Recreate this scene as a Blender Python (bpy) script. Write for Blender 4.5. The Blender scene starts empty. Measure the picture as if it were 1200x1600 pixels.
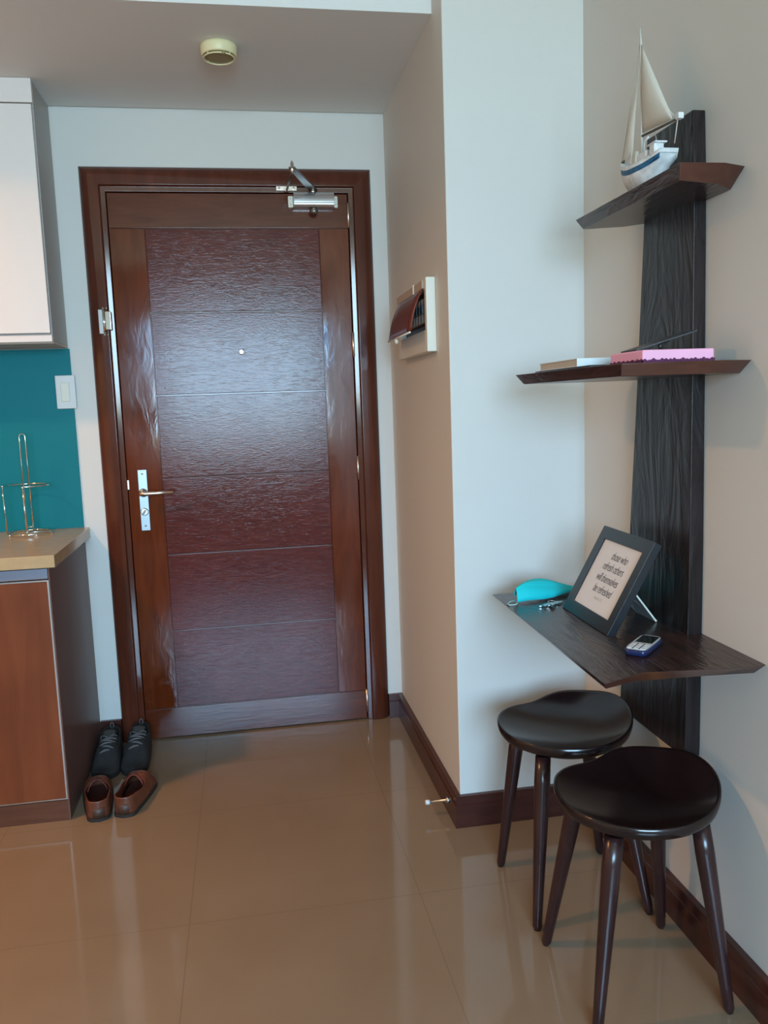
import bpy, bmesh, math, random
from mathutils import Vector, Matrix
random.seed(4)
C = bpy.context.scene
COL = C.collection
PI = math.pi

# ------------------------------------------------------------------ camera, light, exposure
cam_d = bpy.data.cameras.new('camera'); cam = bpy.data.objects.new('camera', cam_d); COL.objects.link(cam)
CR = Vector((0.98489529, -0.16962071, -0.03478636)); CU = Vector((0.05604784, 0.12221842, 0.99091942)); CF = Vector((0.16382892, 0.97790156, -0.12987922))
m = Matrix((CR, CU, -CF)).transposed().to_4x4(); m.translation = Vector((0, 0, 1.2964))
cam.matrix_world = m
cam_d.sensor_fit = 'VERTICAL'; cam_d.sensor_height = 36.0; cam_d.lens = 1293.68 / 1600 * 36.0
cam_d.clip_start = 0.02
C.camera = cam
C.view_settings.view_transform = 'Standard'; C.view_settings.look = 'None'
C.view_settings.gamma = 1.0; C.view_settings.use_curve_mapping = False
C.view_settings.exposure = 0.0

W = bpy.data.worlds.new('world'); C.world = W; W.use_nodes = True
W.node_tree.nodes['Background'].inputs[0].default_value = (0.55, 0.72, 1.0, 1)
W.node_tree.nodes['Background'].inputs[1].default_value = 1.0

def area(name, loc, rot, sx, sy, power, color):
    d = bpy.data.lights.new(name, 'AREA'); d.shape = 'RECTANGLE'; d.size = sx; d.size_y = sy; d.energy = power; d.color = color
    o = bpy.data.objects.new(name, d); COL.objects.link(o); o.location = loc; o.rotation_euler = rot
    return o
# daylight entering through the big window behind the camera
area('window_daylight', (0.025, -2.70, 1.60), (PI/2, 0, 0), 1.85, 1.4, 130, (0.84, 1.0, 0.87))
sky_l = area('window_skylight', (0.025, -2.69, 1.60), (PI/2-math.radians(36), 0, 0), 1.85, 1.4, 92, (0.08, 0.44, 1.0))
sky_l.data.spread = math.radians(120)

# ------------------------------------------------------------------ materials
def new_mat(name):
    m = bpy.data.materials.new(name); m.use_nodes = True
    nt = m.node_tree; b = nt.nodes['Principled BSDF']
    return m, nt, b
def N(nt, t, **kw):
    n = nt.nodes.new(t)
    for k, v in kw.items():
        if k in n.inputs: n.inputs[k].default_value = v
        else: setattr(n, k, v)
    return n
def plain(name, col, rough=0.5, metal=0.0, coat=0.0, bump=0.0, bscale=200, var=0.0, vscale=6, spec=None, emit=0):
    m, nt, b = new_mat(name)
    b.inputs['Base Color'].default_value = (*col, 1); b.inputs['Roughness'].default_value = rough
    b.inputs['Metallic'].default_value = metal; b.inputs['Coat Weight'].default_value = coat
    if spec is not None: b.inputs['Specular IOR Level'].default_value = spec
    tc = N(nt, 'ShaderNodeTexCoord')
    if var > 0:
        n = N(nt, 'ShaderNodeTexNoise', Scale=vscale, Detail=4.0); nt.links.new(tc.outputs['Object'], n.inputs['Vector'])
        r = N(nt, 'ShaderNodeValToRGB'); r.color_ramp.elements[0].position = .3; r.color_ramp.elements[1].position = .7
        r.color_ramp.elements[0].color = (*[c*(1-var) for c in col], 1); r.color_ramp.elements[1].color = (*[min(1, c*(1+var)) for c in col], 1)
        nt.links.new(n.outputs['Fac'], r.inputs['Fac']); nt.links.new(r.outputs['Color'], b.inputs['Base Color'])
    if bump > 0:
        n = N(nt, 'ShaderNodeTexNoise', Scale=bscale, Detail=3.0); nt.links.new(tc.outputs['Object'], n.inputs['Vector'])
        bp = N(nt, 'ShaderNodeBump', Strength=bump, Distance=0.002); nt.links.new(n.outputs['Fac'], bp.inputs['Height'])
        nt.links.new(bp.outputs['Normal'], b.inputs['Normal'])
    return m
def wood(name, c1, c2, rough, stretch, scale=6, bump=0.2, bdist=0.001, coat=0.0, warp=1.5, crough=0.1, bscale=None, bstretch=None, cs=4.0, rvar=0.0, spec=.5):
    """grain stretched along the axis whose stretch factor is small"""
    m, nt, b = new_mat(name)
    tc = N(nt, 'ShaderNodeTexCoord')
    mp = N(nt, 'ShaderNodeMapping'); mp.inputs['Scale'].default_value = stretch
    nt.links.new(tc.outputs['Object'], mp.inputs['Vector'])
    n = N(nt, 'ShaderNodeTexNoise', Scale=scale, Detail=6.0, Distortion=warp); nt.links.new(mp.outputs[0], n.inputs['Vector'])
    r = N(nt, 'ShaderNodeValToRGB'); r.color_ramp.elements[0].position = .32; r.color_ramp.elements[1].position = .70
    r.color_ramp.elements[0].color = (*c1, 1); r.color_ramp.elements[1].color = (*c2, 1)
    nt.links.new(n.outputs['Fac'], r.inputs['Fac'])
    n3 = N(nt, 'ShaderNodeTexNoise', Scale=cs, Detail=2.0); nt.links.new(tc.outputs['Object'], n3.inputs['Vector'])
    mx = N(nt, 'ShaderNodeMix', data_type='RGBA', blend_type='MULTIPLY'); mx.inputs[0].default_value = 0.5
    nt.links.new(r.outputs['Color'], mx.inputs[6]); nt.links.new(n3.outputs['Fac'], mx.inputs[7])
    nt.links.new(mx.outputs[2], b.inputs['Base Color'])
    b.inputs['Roughness'].default_value = rough; b.inputs['Specular IOR Level'].default_value = spec
    b.inputs['Coat Weight'].default_value = coat; b.inputs['Coat Roughness'].default_value = crough
    if rvar > 0:
        mr = N(nt, 'ShaderNodeMapRange'); mr.inputs['From Min'].default_value = .35; mr.inputs['From Max'].default_value = .65
        mr.inputs['To Min'].default_value = max(.02, rough-rvar); mr.inputs['To Max'].default_value = rough+rvar
        nt.links.new(n3.outputs['Fac'], mr.inputs['Value']); nt.links.new(mr.outputs[0], b.inputs['Roughness'])
    if bump > 0:
        mp2 = N(nt, 'ShaderNodeMapping'); mp2.inputs['Scale'].default_value = bstretch or stretch
        nt.links.new(tc.outputs['Object'], mp2.inputs['Vector'])
        n2 = N(nt, 'ShaderNodeTexNoise', Scale=bscale or scale*2, Detail=5.0, Distortion=warp); nt.links.new(mp2.outputs[0], n2.inputs['Vector'])
        bp = N(nt, 'ShaderNodeBump', Strength=bump, Distance=bdist); nt.links.new(n2.outputs['Fac'], bp.inputs['Height'])
        nt.links.new(bp.outputs['Normal'], b.inputs['Normal'])
        if coat: nt.links.new(bp.outputs['Normal'], b.inputs['Coat Normal'])
    return m

M = {}
M['wall'] = plain('wall_paint', (0.66, 0.65, 0.61), 0.62, bump=.05, bscale=300)
M['wallbounce'] = plain('warm_bounce_tan', (0.62, 0.42, 0.25), 0.62)  # unseen left wall; tan chosen to bounce warm light onto the column side
M['ceil'] = plain('ceiling_paint', (0.66, 0.65, 0.61), 0.8)
M['wall_white'] = plain('soffit_paint', (0.72, 0.72, 0.70), 0.8)
M['panelwood'] = wood('door_panel_wood', (0.100, 0.017, 0.014), (0.150, 0.030, 0.024), 0.14, (1.2, 1, 9), scale=7, spec=.28, bump=.42, bdist=.0008, bscale=26, bstretch=(1.0, 1, 4.5), warp=2.0, cs=3)
M['stilewood'] = wood('door_stile_wood', (0.125, 0.022, 0.006), (0.180, 0.036, 0.010), 0.09, (7, 1, 1.0), scale=5, spec=.4, bump=.25, bdist=.0012, bscale=5, bstretch=(5, 1, 2), warp=.8, cs=3, rvar=.04)
M['railwood'] = wood('door_rail_wood', (0.105, 0.022, 0.009), (0.150, 0.036, 0.014), 0.13, (1, 1, 7), scale=5, bump=.15, bdist=.0012, warp=.8, cs=3)
M['framewood'] = wood('door_frame_wood', (0.095, 0.022, 0.011), (0.135, 0.034, 0.017), 0.11, (6, 6, .8), scale=5, bump=.12, bdist=.001, warp=.6, cs=3)
M['basewood'] = wood('baseboard_wood', (0.060, 0.018, 0.014), (0.095, 0.030, 0.022), 0.22, (1, 1, 9), scale=5, bump=.08, bdist=.001, warp=.6)
M['wenge_v'] = wood('dark_plank_wood', (0.012, 0.008, 0.008), (0.030, 0.019, 0.018), 0.34, (3, 3, .6), scale=4, spec=.35, bump=.8, bdist=.005, bscale=2.6, bstretch=(3, 3, .9), warp=3.5)
M['wenge_h'] = wood('dark_shelf_wood', (0.018, 0.009, 0.008), (0.075, 0.036, 0.028), 0.25, (7, .9, 7), scale=6, bump=.9, bdist=.0025, bscale=6, bstretch=(6, 1.2, 6), warp=2.2)
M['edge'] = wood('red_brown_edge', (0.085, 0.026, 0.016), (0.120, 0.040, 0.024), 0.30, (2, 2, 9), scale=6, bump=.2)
M['stool'] = wood('espresso_seat_wood', (0.011, 0.006, 0.006), (0.020, 0.010, 0.010), 0.17, (3, 1, 3), scale=5, bump=.05, bdist=.001, warp=.6)
M['leg'] = wood('espresso_leg_wood', (0.030, 0.011, 0.011), (0.050, 0.018, 0.017), 0.25, (6, 6, .8), scale=6, bump=.1, bdist=.001, warp=.5)
M['cabfront'] = wood('cabinet_door_laminate', (0.190, 0.050, 0.018), (0.250, 0.070, 0.026), 0.40, (5, 5, .5), scale=4, spec=.2, bump=0, warp=.8)
M['cabside'] = plain('cabinet_side_laminate', (0.140, 0.072, 0.055), 0.4, spec=.3, var=.1)
M['plinth'] = wood('plinth_laminate', (0.110, 0.038, 0.020), (0.150, 0.054, 0.028), 0.35, (.6, 5, 6), scale=4, bump=0)
M['counter'] = plain('beige_countertop', (0.47, 0.33, 0.18), 0.16, var=.06, vscale=30)
M['teal'] = plain('teal_backsplash', (0.000, 0.170, 0.205), 0.5, spec=.2)
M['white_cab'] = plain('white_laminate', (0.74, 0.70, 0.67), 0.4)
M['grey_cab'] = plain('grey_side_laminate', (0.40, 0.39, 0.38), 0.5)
M['white_pl'] = plain('white_plastic', (0.66, 0.67, 0.66), 0.35)
M['cream_pl'] = plain('cream_plastic', (0.72, 0.70, 0.60), 0.4)
M['tan_pl'] = plain('tan_plastic', (0.50, 0.41, 0.33), 0.45)
M['yel_pl'] = plain('yellowed_plastic', (0.80, 0.73, 0.44), 0.4)
M['yel_dk'] = plain('dull_yellowed_plastic', (0.30, 0.25, 0.11), 0.5)
M['smoke'] = plain('smoked_brown_plastic', (0.13, 0.022, 0.013), 0.28)
M['black'] = plain('black_plastic', (0.012, 0.012, 0.013), 0.35)
M['steel'] = plain('brushed_steel', (0.56, 0.58, 0.60), 0.30, 1.0, bump=.05, bscale=400)
M['chrome'] = plain('chrome', (0.80, 0.79, 0.76), 0.10, 1.0)
M['alu'] = plain('satin_aluminium', (0.72, 0.74, 0.76), 0.28, 1.0)
M['grip'] = plain('shaded_rail_metal', (0.20, 0.215, 0.27), 0.4, .6)  # aluminium rail with the shade of its recess darkened into the colour
M['plate'] = plain('satin_lock_steel', (0.36, 0.41, 0.45), 0.36, 1.0)
M['dullmetal'] = plain('dull_grey_metal', (0.26, 0.24, 0.22), 0.42, 1.0)
M['brass'] = plain('pale_brass', (0.78, 0.66, 0.56), 0.3, 1.0)
M['frameblk'] = plain('black_frame_paint', (0.013, 0.016, 0.020), 0.32)
M['paper'] = plain('white_paper', (0.78, 0.76, 0.75), 0.6)
M['ink'] = plain('dark_ink', (0.05, 0.04, 0.05), 0.7)
M['inkgrey'] = plain('grey_ink', (0.30, 0.28, 0.29), 0.7)
M['mdf'] = plain('pale_easel_board', (0.42, 0.42, 0.40), 0.6)
M['mdfedge'] = plain('cream_easel_edge', (0.66, 0.62, 0.52), 0.6)
M['mask'] = plain('turquoise_mask_fabric', (0.004, 0.60, 0.64), 0.75, bump=.2, bscale=600)
M['loop'] = plain('pale_elastic', (0.45, 0.72, 0.68), 0.7)
M['navy'] = plain('navy_plastic', (0.012, 0.022, 0.075), 0.25)
M['silver'] = plain('silver_plastic', (0.62, 0.66, 0.68), 0.3, .3)
M['screen'] = plain('dark_screen', (0.008, 0.012, 0.010), 0.08)
M['pink'] = plain('pink_cover', (0.90, 0.42, 0.58), 0.6, var=.06)
M['plum'] = plain('plum_fringe', (0.10, 0.015, 0.06), 0.8)
M['bookw'] = plain('white_book_cover', (0.78, 0.82, 0.82), 0.5)
M['pages'] = plain('cream_pages', (0.55, 0.50, 0.42), 0.8)
M['slate'] = plain('dark_slate_cover', (0.03, 0.03, 0.035), 0.4)
M['sail'] = plain('cream_sailcloth', (0.66, 0.63, 0.55), 0.85, bump=.25, bscale=500)
M['sailw'] = plain('pale_spar', (0.62, 0.60, 0.54), 0.6)
M['bwhite'] = plain('worn_white_paint', (0.72, 0.74, 0.74), 0.6, var=.18, vscale=60)
M['bblue'] = plain('worn_blue_paint', (0.02, 0.12, 0.24), 0.6, var=.3, vscale=90)
M['string'] = plain('cotton_string', (0.60, 0.56, 0.46), 0.9)
M['darkwd'] = plain('dark_weathered_wood', (0.09, 0.07, 0.05), 0.7)
M['leather'] = plain('brown_leather', (0.13, 0.038, 0.018), 0.42, var=.25, vscale=25, bump=.2, bscale=180)
M['leather_r'] = plain('reddish_leather', (0.17, 0.035, 0.026), 0.45, var=.15, vscale=25)
M['lining'] = plain('dark_shoe_lining', (0.020, 0.012, 0.010), 0.9)
M['insole'] = plain('red_brown_insole', (0.10, 0.022, 0.014), 0.7)
M['heel'] = plain('dark_brown_leather', (0.055, 0.024, 0.014), 0.5)
M['rubber'] = plain('black_rubber', (0.014, 0.013, 0.012), 0.7)
M['sneak'] = plain('charcoal_mesh', (0.020, 0.019, 0.019), 0.8, bump=.5, bscale=300, var=.2, vscale=40)
M['sneak_g'] = plain('grey_suede', (0.052, 0.047, 0.042), 0.8, var=.15, vscale=40)
M['lace'] = plain('grey_lace', (0.13, 0.12, 0.12), 0.8)
M['fixture'] = plain('fixture_white', (0.8, 0.8, 0.78), 0.4)

def wall_back_mat(): return M['wall']
# polished floor tiles with faint joints
def floor_mat():
    m, nt, b = new_mat('polished_beige_tile')
    g = N(nt, 'ShaderNodeNewGeometry'); s = N(nt, 'ShaderNodeSeparateXYZ'); nt.links.new(g.outputs['Position'], s.inputs[0])
    def joint(out, off):
        a = N(nt, 'ShaderNodeMath', operation='ADD'); a.inputs[1].default_value = off; nt.links.new(out, a.inputs[0])
        w = N(nt, 'ShaderNodeMath', operation='PINGPONG'); w.inputs[1].default_value = 0.3; nt.links.new(a.outputs[0], w.inputs[0])
        l = N(nt, 'ShaderNodeMath', operation='LESS_THAN'); l.inputs[1].default_value = 0.0011; nt.links.new(w.outputs[0], l.inputs[0])
        return l.outputs[0]
    jx = joint(s.outputs[0], 0.201+6.0); jy = joint(s.outputs[1], -2.015+6.0)
    mx = N(nt, 'ShaderNodeMath', operation='MAXIMUM'); nt.links.new(jx, mx.inputs[0]); nt.links.new(jy, mx.inputs[1])
    n = N(nt, 'ShaderNodeTexNoise', Scale=2.2, Detail=5.0); nt.links.new(g.outputs['Position'], n.inputs['Vector'])
    r = N(nt, 'ShaderNodeValToRGB'); r.color_ramp.elements[0].position = .3; r.color_ramp.elements[1].position = .72
    r.color_ramp.elements[0].color = (0.225, 0.150, 0.090, 1); r.color_ramp.elements[1].color = (0.255, 0.175, 0.110, 1)
    nt.links.new(n.outputs['Fac'], r.inputs['Fac'])
    k = N(nt, 'ShaderNodeMix', data_type='RGBA'); nt.links.new(mx.outputs[0], k.inputs[0]); nt.links.new(r.outputs['Color'], k.inputs[6])
    k.inputs[7].default_value = (0.185, 0.125, 0.075, 1)
    nt.links.new(k.outputs[2], b.inputs['Base Color'])
    b.inputs['Roughness'].default_value = 0.085; b.inputs['Specular IOR Level'].default_value = 0.45
    return m
M['floor'] = floor_mat()

# ------------------------------------------------------------------ helpers
def box(bm, x0, x1, y0, y1, z0, z1, mi=0):
    vs = [bm.verts.new(p) for p in ((x0,y0,z0),(x1,y0,z0),(x1,y1,z0),(x0,y1,z0),(x0,y0,z1),(x1,y0,z1),(x1,y1,z1),(x0,y1,z1))]
    fs = [bm.faces.new([vs[i] for i in f]) for f in ((0,3,2,1),(4,5,6,7),(0,1,5,4),(1,2,6,5),(2,3,7,6),(3,0,4,7))]
    for f in fs: f.material_index = mi
    return vs
def tube(bm, pts, r, n=10, cap=True, mi=0):
    pts = [Vector(p) for p in pts]; rings = []
    rr = r if isinstance(r, (list, tuple)) else [r]*len(pts)
    prev = None
    for i, p in enumerate(pts):
        if i == 0: t = pts[1]-p
        elif i == len(pts)-1: t = p-pts[i-1]
        else: t = (pts[i+1]-p).normalized() + (p-pts[i-1]).normalized()
        t.normalize()
        if prev is None:
            a = Vector((0,0,1)) if abs(t.z) < .9 else Vector((1,0,0))
            u = t.cross(a).normalized()
        else:
            u = (prev - t*prev.dot(t)).normalized()
        prev = u; v = t.cross(u)
        rings.append([bm.verts.new(p + (u*math.cos(2*PI*k/n)+v*math.sin(2*PI*k/n))*rr[i]) for k in range(n)])
    for a, b in zip(rings, rings[1:]):
        for k in range(n):
            f = bm.faces.new((a[k], a[(k+1)%n], b[(k+1)%n], b[k])); f.smooth = True; f.material_index = mi
    if cap:
        f = bm.faces.new(list(reversed(rings[0]))); f.material_index = mi
        f = bm.faces.new(rings[-1]); f.material_index = mi
def closed_tube(bm, pts, r, n=8):
    pts = [Vector(p) for p in pts]; m_ = len(pts); rings = []
    nrm = Vector((0,0,0))
    for i in range(m_): nrm += pts[i].cross(pts[(i+1)%m_])
    nrm.normalize()
    for i, p in enumerate(pts):
        t = (pts[(i+1)%m_]-pts[i-1]).normalized(); u = t.cross(nrm).normalized(); v = u.cross(t)
        rings.append([bm.verts.new(p+(u*math.cos(2*PI*k/n)+v*math.sin(2*PI*k/n))*r) for k in range(n)])
    for i in range(m_):
        a, b = rings[i], rings[(i+1)%m_]
        for k in range(n):
            f = bm.faces.new((a[k], a[(k+1)%n], b[(k+1)%n], b[k])); f.smooth = True
def lathe(bm, prof, c=(0,0,0), n=40, axis='z', mi=0):
    rings = []
    for r, h in prof:
        ring = []
        for k in range(n):
            a = 2*PI*k/n; x, y = r*math.cos(a), r*math.sin(a)
            p = (x, y, h) if axis == 'z' else ((x, h, y) if axis == 'y' else (h, x, y))
            ring.append(bm.verts.new((p[0]+c[0], p[1]+c[1], p[2]+c[2])))
        rings.append(ring)
    for a, b in zip(rings, rings[1:]):
        for k in range(n):
            f = bm.faces.new((a[k], a[(k+1)%n], b[(k+1)%n], b[k])); f.smooth = True; f.material_index = mi
    for ring in (rings[0], rings[-1]):
        f = bm.faces.new(ring); f.material_index = mi
def prism(bm, bot, top, z0, z1):
    a = [bm.verts.new((p[0], p[1], z0)) for p in bot]; b = [bm.verts.new((p[0], p[1], z1)) for p in top]
    n = len(a)
    bm.faces.new(list(reversed(a))); bm.faces.new(b)
    for k in range(n): bm.faces.new((a[k], a[(k+1)%n], b[(k+1)%n], b[k]))
def root_loc(o):
    v = Vector((0,0,0))
    while o: v += o.location; o = o.parent
    return v
def obj(name, bm, mats, parent=None, world=True, bevel=0, seg=2, sub=0, solid=0, smooth=None):
    """world=True: vertices were given in room coordinates"""
    bmesh.ops.recalc_face_normals(bm, faces=bm.faces)
    if world and parent is not None: bmesh.ops.translate(bm, verts=bm.verts, vec=-root_loc(parent))
    if smooth:
        for f in bm.faces: f.smooth = True
    me = bpy.data.meshes.new(name); bm.to_mesh(me); bm.free()
    o = bpy.data.objects.new(name, me); COL.objects.link(o)
    for mm in (mats if isinstance(mats, (list, tuple)) else [mats]): me.materials.append(mm)
    if parent is not None: o.parent = parent
    if solid:
        s = o.modifiers.new('s', 'SOLIDIFY'); s.thickness = solid; s.offset = -1
    if bevel:
        b = o.modifiers.new('b', 'BEVEL'); b.width = bevel; b.segments = seg; b.limit_method = 'ANGLE'; b.angle_limit = math.radians(35)
        b.harden_normals = True
        for p in me.polygons: p.use_smooth = True
    if sub:
        s = o.modifiers.new('u', 'SUBSURF'); s.levels = sub; s.render_levels = sub
    return o
def tag(o, label, cat, group=None):
    o['label'] = label; o['category'] = cat
    if group: o['group'] = group
    return o
def thing(name, label, cat, loc=(0,0,0), rotz=0, group=None):
    o = bpy.data.objects.new(name, None); COL.objects.link(o); o.location = loc; o.rotation_euler = (0,0,rotz); o.empty_display_size = .05
    return tag(o, label, cat, group)
def struct(name, bm, mats, **kw):
    o = obj(name, bm, mats, **kw); o['kind'] = 'structure'; return o
def B(*a):
    bm = bmesh.new(); box(bm, *a); return bm
def lab(o, l): o['label'] = l; return o

# ------------------------------------------------------------------ room shell
XL, XR, XC, YC, YD, YB = -2.6, 1.006, 0.598, 2.34, 3.275, -2.6
ZC, ZS, YS = 2.75, 2.390, 2.4525
TB, HB = 0.020, 0.099

struct('floor', B(XL-.1, XR+.1, YB-.1, YD+.3, -.05, 0), M['floor'])
struct('ceiling', B(XL-.1, XR+.1, YB-.1, YD+.1, ZC, ZC+.05), M['ceil'])
bm = bmesh.new()                                   # wall around the door
box(bm, XL-.1, -.500, YD, YD+.12, 0, ZC); box(bm, .515, XC, YD, YD+.12, 0, ZC); box(bm, -.500, .515, YD, YD+.12, 2.16, ZC)
box(bm, -.56, .56, YD+.10, YD+.12, 0, 2.2)
struct('wall_door', bm, M['wall'])
struct('wall_column', B(XC, XR+.1, YC, YD+.12, 0, ZC), M['wall'], bevel=.004)
struct('wall_right', B(XR, XR+.1, YB-.1, YC, 0, ZC), M['wall'])
struct('wall_left', B(XL-.1, XL, YB-.1, YD, 0, ZC), M['wallbounce'])
bm = bmesh.new()                                   # wall behind the camera with its window opening
WX0, WX1, WZ0, WZ1 = -0.90, 0.95, 0.90, 2.30
box(bm, XL, WX0, YB-.12, YB, 0, ZC); box(bm, WX1, XR, YB-.12, YB, 0, ZC)
box(bm, WX0, WX1, YB-.12, YB, 0, WZ0); box(bm, WX0, WX1, YB-.12, YB, WZ1, ZC)
struct('wall_back', bm, M['wall'])
bm = bmesh.new()
for x in (WX0, .005, WX1-.04): box(bm, x, x+.04, YB-.08, YB-.03, WZ0, WZ1)
for z in (WZ0, WZ1-.04): box(bm, WX0, WX1, YB-.08, YB-.03, z, z+.04)
struct('window_1', bm, M['white_pl'])
bm = bmesh.new()                                   # dropped ceiling over the entrance, a shadow gap left along the door wall
box(bm, XL, XC, YS, YD-.009, ZS, ZC)
struct('ceiling_soffit', bm, M['wall_white'])

def baseboard(name, p, q, nrm):
    """p->q along the wall, nrm points into the room; top edge carries a small step"""
    bm = bmesh.new(); p, q, nrm = Vector(p), Vector(q), Vector(nrm)
    prof = ((0, 0), (TB, 0), (TB, HB-.028), (TB-.003, HB-.025), (TB-.003, HB-.002), (TB-.005, HB), (0, HB))
    a = [bm.verts.new(p+nrm*d+Vector((0,0,z))) for d, z in prof]; b = [bm.verts.new(q+nrm*d+Vector((0,0,z))) for d, z in prof]
    n = len(a)
    for k in range(n): bm.faces.new((a[k], a[(k+1)%n], b[(k+1)%n], b[k]))
    bm.faces.new(a); bm.faces.new(list(reversed(b)))
    return struct(name, bm, M['basewood'])
baseboard('baseboard_door_right', (.540, YD, 0), (XC, YD, 0), (0,-1,0))
baseboard('baseboard_door_left', (-.609, YD, 0), (-.531, YD, 0), (0,-1,0))
baseboard('baseboard_right', (XR, YB, 0), (XR, YC-.0, 0), (-1,0,0))
# column baseboard wraps the corner with a mitre
bm = bmesh.new()
prof = ((0, 0), (TB, 0), (TB, HB-.028), (TB-.003, HB-.025), (TB-.003, HB-.002), (TB-.005, HB), (0, HB))
loops = []
for base, d in (((XC, YD-.018), (-1, 0)), ((XC, YC), (-1, -1)), ((XR-.018, YC), (0, -1))):
    loops.append([bm.verts.new((base[0]+d[0]*t, base[1]+d[1]*t, z)) for t, z in prof])
for a, b in zip(loops, loops[1:]):
    for k in range(len(a)): bm.faces.new((a[k], a[(k+1)%len(a)], b[(k+1)%len(a)], b[k]))
bm.faces.new(loops[0]); bm.faces.new(list(reversed(loops[-1])))
struct('baseboard_column', bm, M['basewood'])

# ------------------------------------------------------------------ door frame
YF = YD - .022                                     # face of the frame
bm = bmesh.new()
def frame_profile(bm, prof):
    # prof: (offset from outer edge inward, y); runs up left side, over the head, down the right
    xo0, xo1, zo = -.531, .540, 2.187
    rows = []
    for k, (o_, y) in enumerate(prof):
        rows.append([bm.verts.new(v) for v in ((xo0+o_, y, 0), (xo0+o_, y, zo-o_), (xo1-o_, y, zo-o_), (xo1-o_, y, 0))])
    n = len(rows)
    for i in range(n):
        a, b = rows[i], rows[(i+1)%n]
        for k in range(3): bm.faces.new((a[k], a[k+1], b[k+1], b[k]))
    bm.faces.new([r[0] for r in rows]); bm.faces.new([r[3] for r in reversed(rows)])
frame_profile(bm, ((0, YD), (.004, YD-.006), (.030, YF), (.068, YF), (.071, YF+.010), (.090, YF+.012), (.0905, YD+.055), (.0, YD+.055)))
fr = struct('trim_1', bm, M['framewood'], bevel=.0025)

# ------------------------------------------------------------------ door leaf
YL = YD - .007
door = bpy.data.objects.new('door_1', None); COL.objects.link(door); door.location = (0.012, YL, 0); door['kind'] = 'structure'
X0, X1, ZT = -.4385, .4470, 2.094
core = obj('core', B(X0+.001, X1-.001, YL+.006, YL+.042, .006, ZT-.001), M['railwood'], door)
for x0, x1 in ((X0, -.3125), (.3345, X1)):
    obj('stile', B(x0, x1, YL, YL+.010, .1265, 1.9665), M['stilewood'], door, bevel=.0018)
for z0, z1 in ((1.9695, ZT), (.006, .1245)):
    obj('rail', B(X0, X1, YL, YL+.010, z0, z1), M['railwood'], door, bevel=.0018)
zs = (1.968, 1.662, 1.355, 1.040, .743, .437, .1255)
for a, b in zip(zs, zs[1:]):
    obj('panel', B(-.311, .333, YL+.0006, YL+.010, b+.0021, a-.0021), M['panelwood'], door, bevel=.0022)
for z in (2.016, 1.528, 1.046, .083):
    bm = bmesh.new(); tube(bm, ((.4485, YL-.004, z-.047), (.4485, YL-.004, z+.047)), .0052, 12)
    for k in (-.016, .016): tube(bm, ((.4485, YL-.004, z+k-.0006), (.4485, YL-.004, z+k+.0006)), .0058, 12)
    obj('hinge', bm, M['brass'], door)
bm = bmesh.new(); lathe(bm, ((.0105, YL), (.0105, YL-.003), (.0075, YL-.0045), (.0055, YL-.0045), (.0050, YL-.002)), (0.016, 0, 1.511), 24, 'y')
ph = obj('peephole', bm, M['chrome'], door)
# lock plate, lever, thumb turn
bm = B(-.4005, -.3665, YL-.004, YL, .843, 1.078)
pl = lab(obj('lock_plate', bm, M['plate'], door, bevel=.0015), 'brushed steel lock plate')
bm = bmesh.new(); lathe(bm, ((.0165, YL-.004), (.0165, YL-.010), (.0120, YL-.012), (.0095, YL-.014), (.0095, YL-.050)), (-.3835, 0, .990), 24, 'y')
obj('lever_rose', bm, M['steel'], pl)
bm = bmesh.new()
tube(bm, ((-.3925, YL-.052, .990), (-.375, YL-.052, .990), (-.330, YL-.053, .9905), (-.268, YL-.050, .9920)), (.0085, .0088, .0080, .0074), 14)
lab(obj('lever', bm, M['brass'], pl), 'warm toned satin lever handle')
bm = bmesh.new(); lathe(bm, ((.0150, YL-.004), (.0150, YL-.008), (.0125, YL-.011)), (-.3835, 0, .917), 24, 'y')
tt = obj('turn_rose', bm, M['steel'], pl)
bm = bmesh.new(); box(bm, -.003, .003, YL-.026, YL-.009, -.013, .013)
bmesh.ops.rotate(bm, verts=bm.verts, matrix=Matrix.Rotation(math.radians(35), 3, 'Y'))
bmesh.ops.translate(bm, verts=bm.verts, vec=(-.3835, 0, .917))
obj('thumb_turn', bm, M['chrome'], pl, bevel=.002)
bm = bmesh.new()
for z in (.862, 1.062): lathe(bm, ((.0040, YL-.0038), (.0040, YL-.0048), (.0032, YL-.0054)), (-.3835, 0, z), 14, 'y')
obj('plate_screw', bm, M['chrome'], pl)
bm = B(-.4400, -.4345, YL-.003, YL+.01, 1.005, 1.040)
obj('latch', bm, M['brass'], door)

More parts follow.
